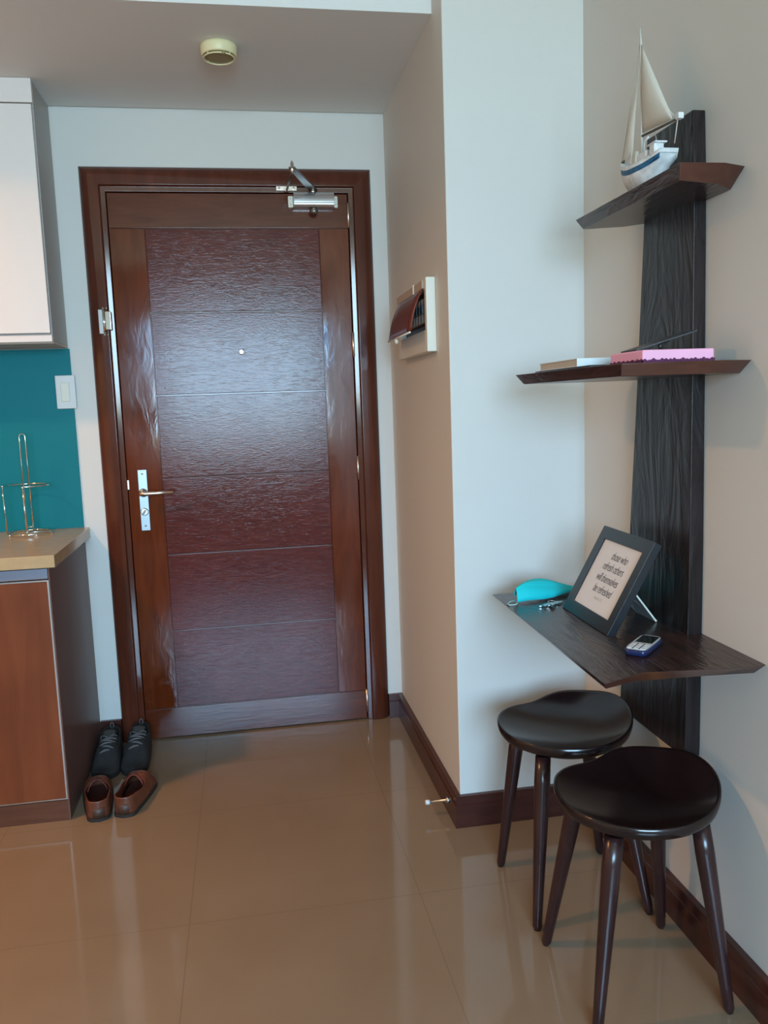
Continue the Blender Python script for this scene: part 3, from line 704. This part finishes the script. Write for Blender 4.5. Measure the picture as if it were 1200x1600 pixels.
# ------------------------------------------------------------------ face mask
fm = thing('face_mask', 'turquoise disposable face mask crumpled on left end of the table', 'face mask', (.80, 2.12, ZT_))
bm = bmesh.new(); nu, nv = 36, 24; g = []
A0, B0, C0, D0 = Vector((.698, 2.075)), Vector((.800, 2.078)), Vector((.905, 2.195)), Vector((.715, 2.165))
ctrl_front = [Vector((.700, 2.072)), Vector((.760, 2.070)), Vector((.815, 2.085)), Vector((.900, 2.150))]
ctrl_back = [Vector((.700, 2.100)), Vector((.740, 2.165)), Vector((.815, 2.195)), Vector((.915, 2.190))]
def bez(c, t): s = 1-t; return c[0]*s**3+c[1]*3*s*s*t+c[2]*3*s*t*t+c[3]*t**3
for i in range(nu+1):
    u = i/nu; a_, b_ = bez(ctrl_front, u), bez(ctrl_back, u); row = []
    for j in range(nv+1):
        v = j/nv; p = a_*(1-v)+b_*v
        hump = .056*(.42+.58*math.sin(PI*min(1, .10+u*.9)))*math.sin(PI*(.001+.94*v))**.62
        hump *= 1-.62*u**1.5
        hump += .0042*abs(math.sin(v*PI*3.5+u*1.2))*math.sin(PI*(.15+.7*u))*(1-v*.3) + .002*math.sin(u*9+v*4)
        row.append(bm.verts.new((p.x, p.y, ZT_+.003+max(0, hump))))
    g.append(row)
for i in range(nu):
    for j in range(nv): bm.faces.new((g[i][j], g[i+1][j], g[i+1][j+1], g[i][j+1]))
obj('cloth', bm, M['mask'], fm, solid=.0015, smooth=True)
bm = bmesh.new(); tube(bm, ((.704, 2.074, ZT_+.004), (.690, 2.058, ZT_+.0022), (.674, 2.058, ZT_+.002), (.672, 2.072, ZT_+.002), (.686, 2.092, ZT_+.0025), (.702, 2.098, ZT_+.004)), .0014, 8)
lab(obj('ear_loop', bm, M['loop'], fm), 'pale elastic ear loop')

# ------------------------------------------------------------------ keys
ks = thing('key_bunch', 'bunch of metal keys between the mask and picture frame', 'keys', (.775, 2.025, ZT_))
bm = bmesh.new(); kc = Vector((.783, 2.035, ZT_+.006))
closed_tube(bm, [kc+Vector((.011*math.cos(2*PI*k/28), .011*math.sin(2*PI*k/28), .003*math.sin(2*PI*k/28))) for k in range(28)], .0011); obj('key_ring', bm, M['steel'], ks)
for ang, z, L in ((200, .0015, .036), (222, .0040, .038), (250, .0065, .030), (20, .0030, .030)):
    bm = bmesh.new(); a = math.radians(ang); d = Vector((math.cos(a), math.sin(a), 0)); s_ = Vector((-d.y, d.x, 0)); c = kc.copy(); c.z = ZT_+z; c += d*.008
    outline = [(0,.004),(.004,.008),(.012,.009),(.017,.006),(.019,.0035),(L-.004,.0032),(L,.0005),(L-.002,-.0020),(L-.006,-.0035),(L-.009,-.002),(L-.012,-.0038),(.020,-.0035),(.017,-.006),(.012,-.009),(.004,-.008),(0,-.004)]
    lo = [bm.verts.new(c+d*x+s_*y) for x, y in outline]; hi = [bm.verts.new(v.co+Vector((0,0,.0022))) for v in lo]
    bm.faces.new(list(reversed(lo))); bm.faces.new(hi)
    for k in range(len(lo)): bm.faces.new((lo[k], lo[(k+1)%len(lo)], hi[(k+1)%len(lo)], hi[k]))
    obj('key', bm, M['steel'], ks)

# ------------------------------------------------------------------ mobile phone
mp = thing('mobile_phone', 'small navy and silver keypad phone lying on the table', 'phone', (.826, 1.612, ZT_), math.radians(45))
PL, PW, PH = .124, .050, .0145
def superell(L_, W_, n_=48, e=.32):
    pts = []
    for k in range(n_):
        a = 2*PI*k/n_; c, s_ = math.cos(a), math.sin(a)
        pts.append((L_/2*math.copysign(abs(c)**e, c), W_/2*math.copysign(abs(s_)**e, s_)))
    return pts
bm = bmesh.new(); rows = []
for z, k in ((.0003, .90), (.003, .98), (.008, 1.0), (.0125, .985), (.0140, .955)):
    rows.append([bm.verts.new((x*(k if k > .95 else .95), y*k, z)) for x, y in superell(PL, PW)])
for a, b in zip(rows, rows[1:]):
    for k in range(48): f = bm.faces.new((a[k], a[(k+1)%48], b[(k+1)%48], b[k])); f.smooth = True
bm.faces.new(list(reversed(rows[0]))); bm.faces.new(rows[-1])
obj('body', bm, M['navy'], mp, world=False)
bm = bmesh.new(); o1 = superell(PL*.93, PW*.90); lo = [bm.verts.new((x, y, .0138)) for x, y in o1]; hi = [bm.verts.new((x*.985, y*.98, .0150)) for x, y in o1]
bm.faces.new(list(reversed(lo))); bm.faces.new(hi)
for k in range(48): bm.faces.new((lo[k], lo[(k+1)%48], hi[(k+1)%48], hi[k]))
fc = obj('faceplate', bm, M['silver'], mp, world=False)
bm = bmesh.new(); box(bm, -.004, .052, -.0185, .0185, .0148, .0154); obj('display', bm, M['screen'], mp, world=False, bevel=.003)
for r_ in range(3):
    for k, yy in enumerate((-.0135, 0, .0135)):
        bm = bmesh.new(); x0 = -.052+r_*.0135; box(bm, x0, x0+.0115, yy-.0052, yy+.0052, .0148, .0160)
        obj('keypad_key', bm, M['white_pl'], mp, world=False, bevel=.001)
bm = bmesh.new()
for yy in (-.0068, .0068): box(bm, -.054, -.012, yy-.0010, yy+.0010, .0148, .0154)
obj('keypad_groove', bm, M['navy'], mp, world=False)

# ------------------------------------------------------------------ stools
def rim(th_):
    """radius and height of the seat's edge; 0 = towards the wall, 90 = towards the door"""
    d = math.degrees(th_) % 360
    def gs(c, w):
        x = (d-c+180) % 360-180; return math.exp(-(x/w)**2)
    R = .167 + .005*gs(185, 60) - .012*gs(103, 17) + .008*gs(140, 28) + .006*gs(66, 24) + .004*gs(340, 40)
    z = .447 + .048*gs(15, 55) + .010*gs(75, 22) + .005*gs(145, 30)
    return R, z
def make_stool(label, loc, seat_off):
    t = thing('stool', label, 'stool', loc, 0, 'dark wooden stools beneath the wall table')
    bm = bmesh.new(); nt_ = 72
    prof_top = (0.0, .15, .3, .45, .6, .72, .82, .90, .955, .985)
    rings = []
    for r in prof_top[1:]:
        ring = []
        for k in range(nt_):
            a = 2*PI*k/nt_; R, zr = rim(a); z = .424+(zr-.424)*r**2.6
            ring.append(bm.verts.new((R*r*math.cos(a), R*r*math.sin(a), z)))
        rings.append(ring)
    ring_def = ((1.0, -.0035), (1.0, -.016), (.985, -.025), (.94, None), (.86, None), (.72, None), (.45, None), (.2, None))
    for r, dz in ring_def:
        ring = []
        for k in range(nt_):
            a = 2*PI*k/nt_; R, zr = rim(a)
            if dz is not None: z = zr+dz
            else:
                base = zr-.025; w_ = (r-.45)/.535 if r > .45 else 0
                z = .386+(base-.386)*max(0, w_)**1.5
            ring.append(bm.verts.new((R*r*math.cos(a), R*r*math.sin(a), z)))
        rings.append(ring)
    c0 = bm.verts.new((0, 0, .424)); c1 = bm.verts.new((0, 0, .386))
    for a_, b_ in zip(rings, rings[1:]):
        for k in range(nt_): bm.faces.new((a_[k], a_[(k+1)%nt_], b_[(k+1)%nt_], b_[k]))
    for k in range(nt_):
        bm.faces.new((c0, rings[0][k], rings[0][(k+1)%nt_])); bm.faces.new((c1, rings[-1][(k+1)%nt_], rings[-1][k]))
    so = obj('seat', bm, M['stool'], t, world=False, smooth=True); so.location = seat_off
    for sx in (-1, 1):
        for sy in (-1, 1):
            bm = bmesh.new(); p0 = Vector((sx*.096+seat_off[0], sy*.094+seat_off[1], .405+seat_off[2])); p1 = Vector((sx*.148, sy*.146, 0.0))
            pts = [p0.lerp(p1, f) for f in (0, .15, .5, .85, .975, 1)]
            tube(bm, pts, (.0190, .0200, .0165, .0128, .0116, .0080), 20); 
            for v in bm.verts: v.co.z = max(v.co.z, 0.0)
            obj('leg', bm, M['leg'], t, world=False)
    return t
make_stool('dark brown stool nearest the camera with raised seat edge', (.796, 1.600, 0), (.004, -.010, 0))
make_stool('dark brown stool farther back beside the white column wall', (.795, 1.948, 0), (-.004, .024, .006))

# ------------------------------------------------------------------ shoes
def shoe_sheet(L_, Wd, n_s, n_p, w_fn, h_fn, phi_fn):
    """returns a bmesh of an open upper: s runs heel->toe along +y"""
    bm = bmesh.new()
    for side in (-1, 1):
        g = []
        for i in range(n_s+1):
            s = i/n_s; w = w_fn(s)*Wd/2; p0 = phi_fn(s); row = []
            for j in range(n_p+1):
                ph = p0+(PI/2-p0)*j/n_p
                zr = h_fn(s)
                z = zr*(math.cos(ph)**.8 if p0 < .02 else ((math.cos(ph)/max(.05, math.cos(p0)))**.8 if math.cos(ph) > 0 else 0)) if math.cos(ph) > 1e-4 else 0
                x = w*math.sin(ph)**.62 if ph > 1e-4 else 0
                row.append(bm.verts.new((side*x, s*L_, z+.010)))
            g.append(row)
        for i in range(n_s):
            for j in range(n_p): bm.faces.new((g[i][j], g[i+1][j], g[i+1][j+1], g[i][j+1]))
    bmesh.ops.remove_doubles(bm, verts=bm.verts, dist=.0004)
    return bm
def w_shoe(s):
    heel = math.sqrt(max(0, 1-(1-min(1, s/.13))**2)) ; toe = math.sqrt(max(0, 1-max(0, (s-.80)/.20)**2.2))
    body = .74+.26*math.sin(PI*min(1, max(0, (s-.15)/.85))**1.0*.62)
    return max(.0, heel*toe*body)
def outline(L_, Wd, grow=0, n_=40):
    R_, L2 = [], []
    for i in range(n_+1):
        s = i/n_; w = w_shoe(s)*Wd/2+grow
        R_.append((w if 0 < i < n_ else 0, s*L_+(grow*(2*s-1)))); L2.append((-w if 0 < i < n_ else 0, s*L_+(grow*(2*s-1))))
    return R_+L2[-2:0:-1]
def extr(pts, z0, z1, k=1):
    bm = bmesh.new(); a = [bm.verts.new((x, y, z0)) for x, y in pts]; b = [bm.verts.new((x*k, y, z1)) for x, y in pts]
    bm.faces.new(list(reversed(a))); bm.faces.new(b)
    for i in range(len(a)): bm.faces.new((a[i], a[(i+1)%len(a)], b[(i+1)%len(a)], b[i]))
    return bm
def smst(a, b, x): t = min(1, max(0, (x-a)/(b-a))); return t*t*(3-2*t)
def loafer(label, loc, rz, mir):
    t = thing('loafer', label, 'shoe', loc, rz, 'brown slip on shoes by the cabinet')
    L_, Wd = .262, .097
    h = lambda s: .058-.010*smst(.1, .35, s)+.022*smst(.42, .62, s)-.050*smst(.66, 1.0, s)
    phi = lambda s: 1.12*(1-smst(.44, .60, s)) if s < .60 else 0
    bm = shoe_sheet(L_, Wd, 44, 12, w_shoe, h, phi)
    obj('upper', bm, M['leather'], t, world=False, solid=.003, smooth=True)
    obj('sole', extr(outline(L_, Wd, .002), .0, .010), M['rubber'], t, world=False, bevel=.002)
    bm = extr([(x*.86, y*.94+.008) for x, y in outline(L_, Wd)], .0102, .014); obj('insole', bm, M['insole'], t, world=False)
    bm = bmesh.new()                               # reddish tongue lip standing at the front of the opening
    g = []
    for i in range(6):
        v = i/5; row = []
        for j in range(11):
            u = -1+j/5; row.append(bm.verts.new((u*.041*(1-.22*v), .152-.030*v + (1-u*u)*.006, .010+h(.58)*(1-.50*abs(u)**2.4)*.98+.012*v*(1-.3*u*u))))
        g.append(row)
    for i in range(5):
        for j in range(10): bm.faces.new((g[i][j], g[i][j+1], g[i+1][j+1], g[i+1][j]))
    obj('tongue', bm, M['leather_r'], t, world=False, solid=.0025, smooth=True)
    bm = bmesh.new(); g = []                       # dark heel patch
    for i in range(9):
        a = math.radians(-148+i*14.5); row = []
        for z in (.012, .028, .046): row.append(bm.verts.new((.0325*math.cos(a), .033+.0345*math.sin(a), z)))
        g.append(row)
    for i in range(8):
        for j in range(2): bm.faces.new((g[i][j], g[i+1][j], g[i+1][j+1], g[i][j+1]))
    lab(obj('heel_patch', bm, M['heel'], t, world=False, solid=.002, smooth=True), 'dark heel patch')
    return t
loafer('brown leather slip on shoe touching the cabinet, left of its pair', (-.519, 2.626, 0), math.radians(10), 1)
loafer('brown leather slip on shoe farther from the cabinet, right of its pair', (-.446, 2.634, 0), math.radians(-10), -1)

def sneaker(label, loc, rz):
    t = thing('sneaker', label, 'shoe', loc, rz, 'dark lace up sneakers by the door frame')
    L_, Wd = .275, .092
    h = lambda s: .078+.008*(1-smst(0, .12, s))-.006*smst(.1, .25, s)+.004*smst(.3, .42, s)-.058*smst(.48, 1.0, s)
    phi = lambda s: .95*(1-smst(.30, .42, s)) if s < .42 else 0
    bm = shoe_sheet(L_, Wd, 44, 12, w_shoe, h, phi)
    obj('upper', bm, M['sneak'], t, world=False, solid=.004, smooth=True)
    ol = outline(L_, Wd, .004)
    obj('sole', extr(ol, 0, .020, .98), M['rubber'], t, world=False, bevel=.004)
    H = lambda s: .010+h(s)
    bm = bmesh.new(); g = []                       # padded tongue rising out of the opening
    for i in range(10):
        s = .36-.012*i+.25*(1-i/9)*.9; v = i/9; row = []
        yy = (.60-.36*v)*L_; zz = H(max(.42, .60-.36*v))+.004+.020*smst(.55, 1, v)
        for j in range(9):
            u = -1+j/4; row.append(bm.verts.new((u*(.015+.010*v), yy, zz-.008*u*u)))
        g.append(row)
    for i in range(9):
        for j in range(8): bm.faces.new((g[i][j], g[i][j+1], g[i+1][j+1], g[i+1][j]))
    obj('tongue', bm, M['sneak_g'], t, world=False, solid=.005, smooth=True)
    for k in range(5):
        s = .42+k*.062; w = .028-.0014*k; z = H(s)+.0055; y = s*L_
        bm = bmesh.new()
        tube(bm, [(x*w, y+.006*x*(-1)**k, z-.010*x*x) for x in (-1, -.6, -.2, .2, .6, 1)], .0036, 8)
        lab(obj('lace', bm, M['lace'], t, world=False), 'pale grey lace')
    bm = bmesh.new()
    for sgn in (-1, 1):
        tube(bm, [(0, .40*L_, H(.42)+.006), (sgn*.018, .36*L_, H(.42)+.012), (sgn*.030, .34*L_, H(.4)+.004), (sgn*.022, .42*L_, H(.42)), (0, .41*L_, H(.42)+.006)], .0018, 6)
    obj('lace_bow', bm, M['lace'], t, world=False)
    bm = shoe_sheet(L_, Wd, 44, 12, lambda s: w_shoe(s)*1.035, lambda s: h(s)*1.0-.0+.0015, phi)   # toe cap and side overlay
    kill = [f for f in bm.faces if not (f.calc_center_median().y > .80*L_ or (.43*L_ < f.calc_center_median().y < .74*L_ and abs(f.calc_center_median().x) > .022))]
    bmesh.ops.delete(bm, geom=kill, context='FACES')
    for f in bm.faces: f.material_index = 0 if f.calc_center_median().y > .80*L_ else 1
    obj('overlay', bm, [M['rubber'], M['sneak_g']], t, world=False, solid=-.002, smooth=True)
    bm = bmesh.new(); closed_tube(bm, [(0.006*math.cos(a), .004, .098+.012*math.sin(a)) for a in [2*PI*k/16 for k in range(16)]], .0018); obj('pull_tab', bm, M['lace'], t, world=False)
    bm = extr([(x*.82, y*.92+.010) for x, y in outline(L_, Wd)], .0202, .026); obj('insole', bm, M['lining'], t, world=False)
    return t
sneaker('dark grey laced sneaker next to the cabinet side', (-.558, 3.215, 0), PI+math.radians(1))
sneaker('dark grey laced sneaker nearer the door with pull tab', (-.450, 3.228, 0), PI-math.radians(1))

# ------------------------------------------------------------------ warm kitchen lamp beyond the left edge of the view
lp = thing('ceiling_lamp', 'round white ceiling lamp over the kitchen side', 'lamp', (-1.75, 1.9, ZC))
bm = bmesh.new(); lathe(bm, ((.12, ZC-.001), (.12, ZC-.03), (.10, ZC-.04), (.098, ZC-.012)), (-1.75, 1.9, 0), 40); obj('housing', bm, M['fixture'], lp)
ld = bpy.data.lights.new('kitchen_glow', 'AREA'); ld.shape = 'DISK'; ld.size = .18; ld.energy = 36; ld.spread = math.radians(146); ld.color = (1.0, .48, .18)
lo = bpy.data.objects.new('kitchen_glow', ld); COL.objects.link(lo); lo.location = (-1.75, 1.9, ZC-.045)
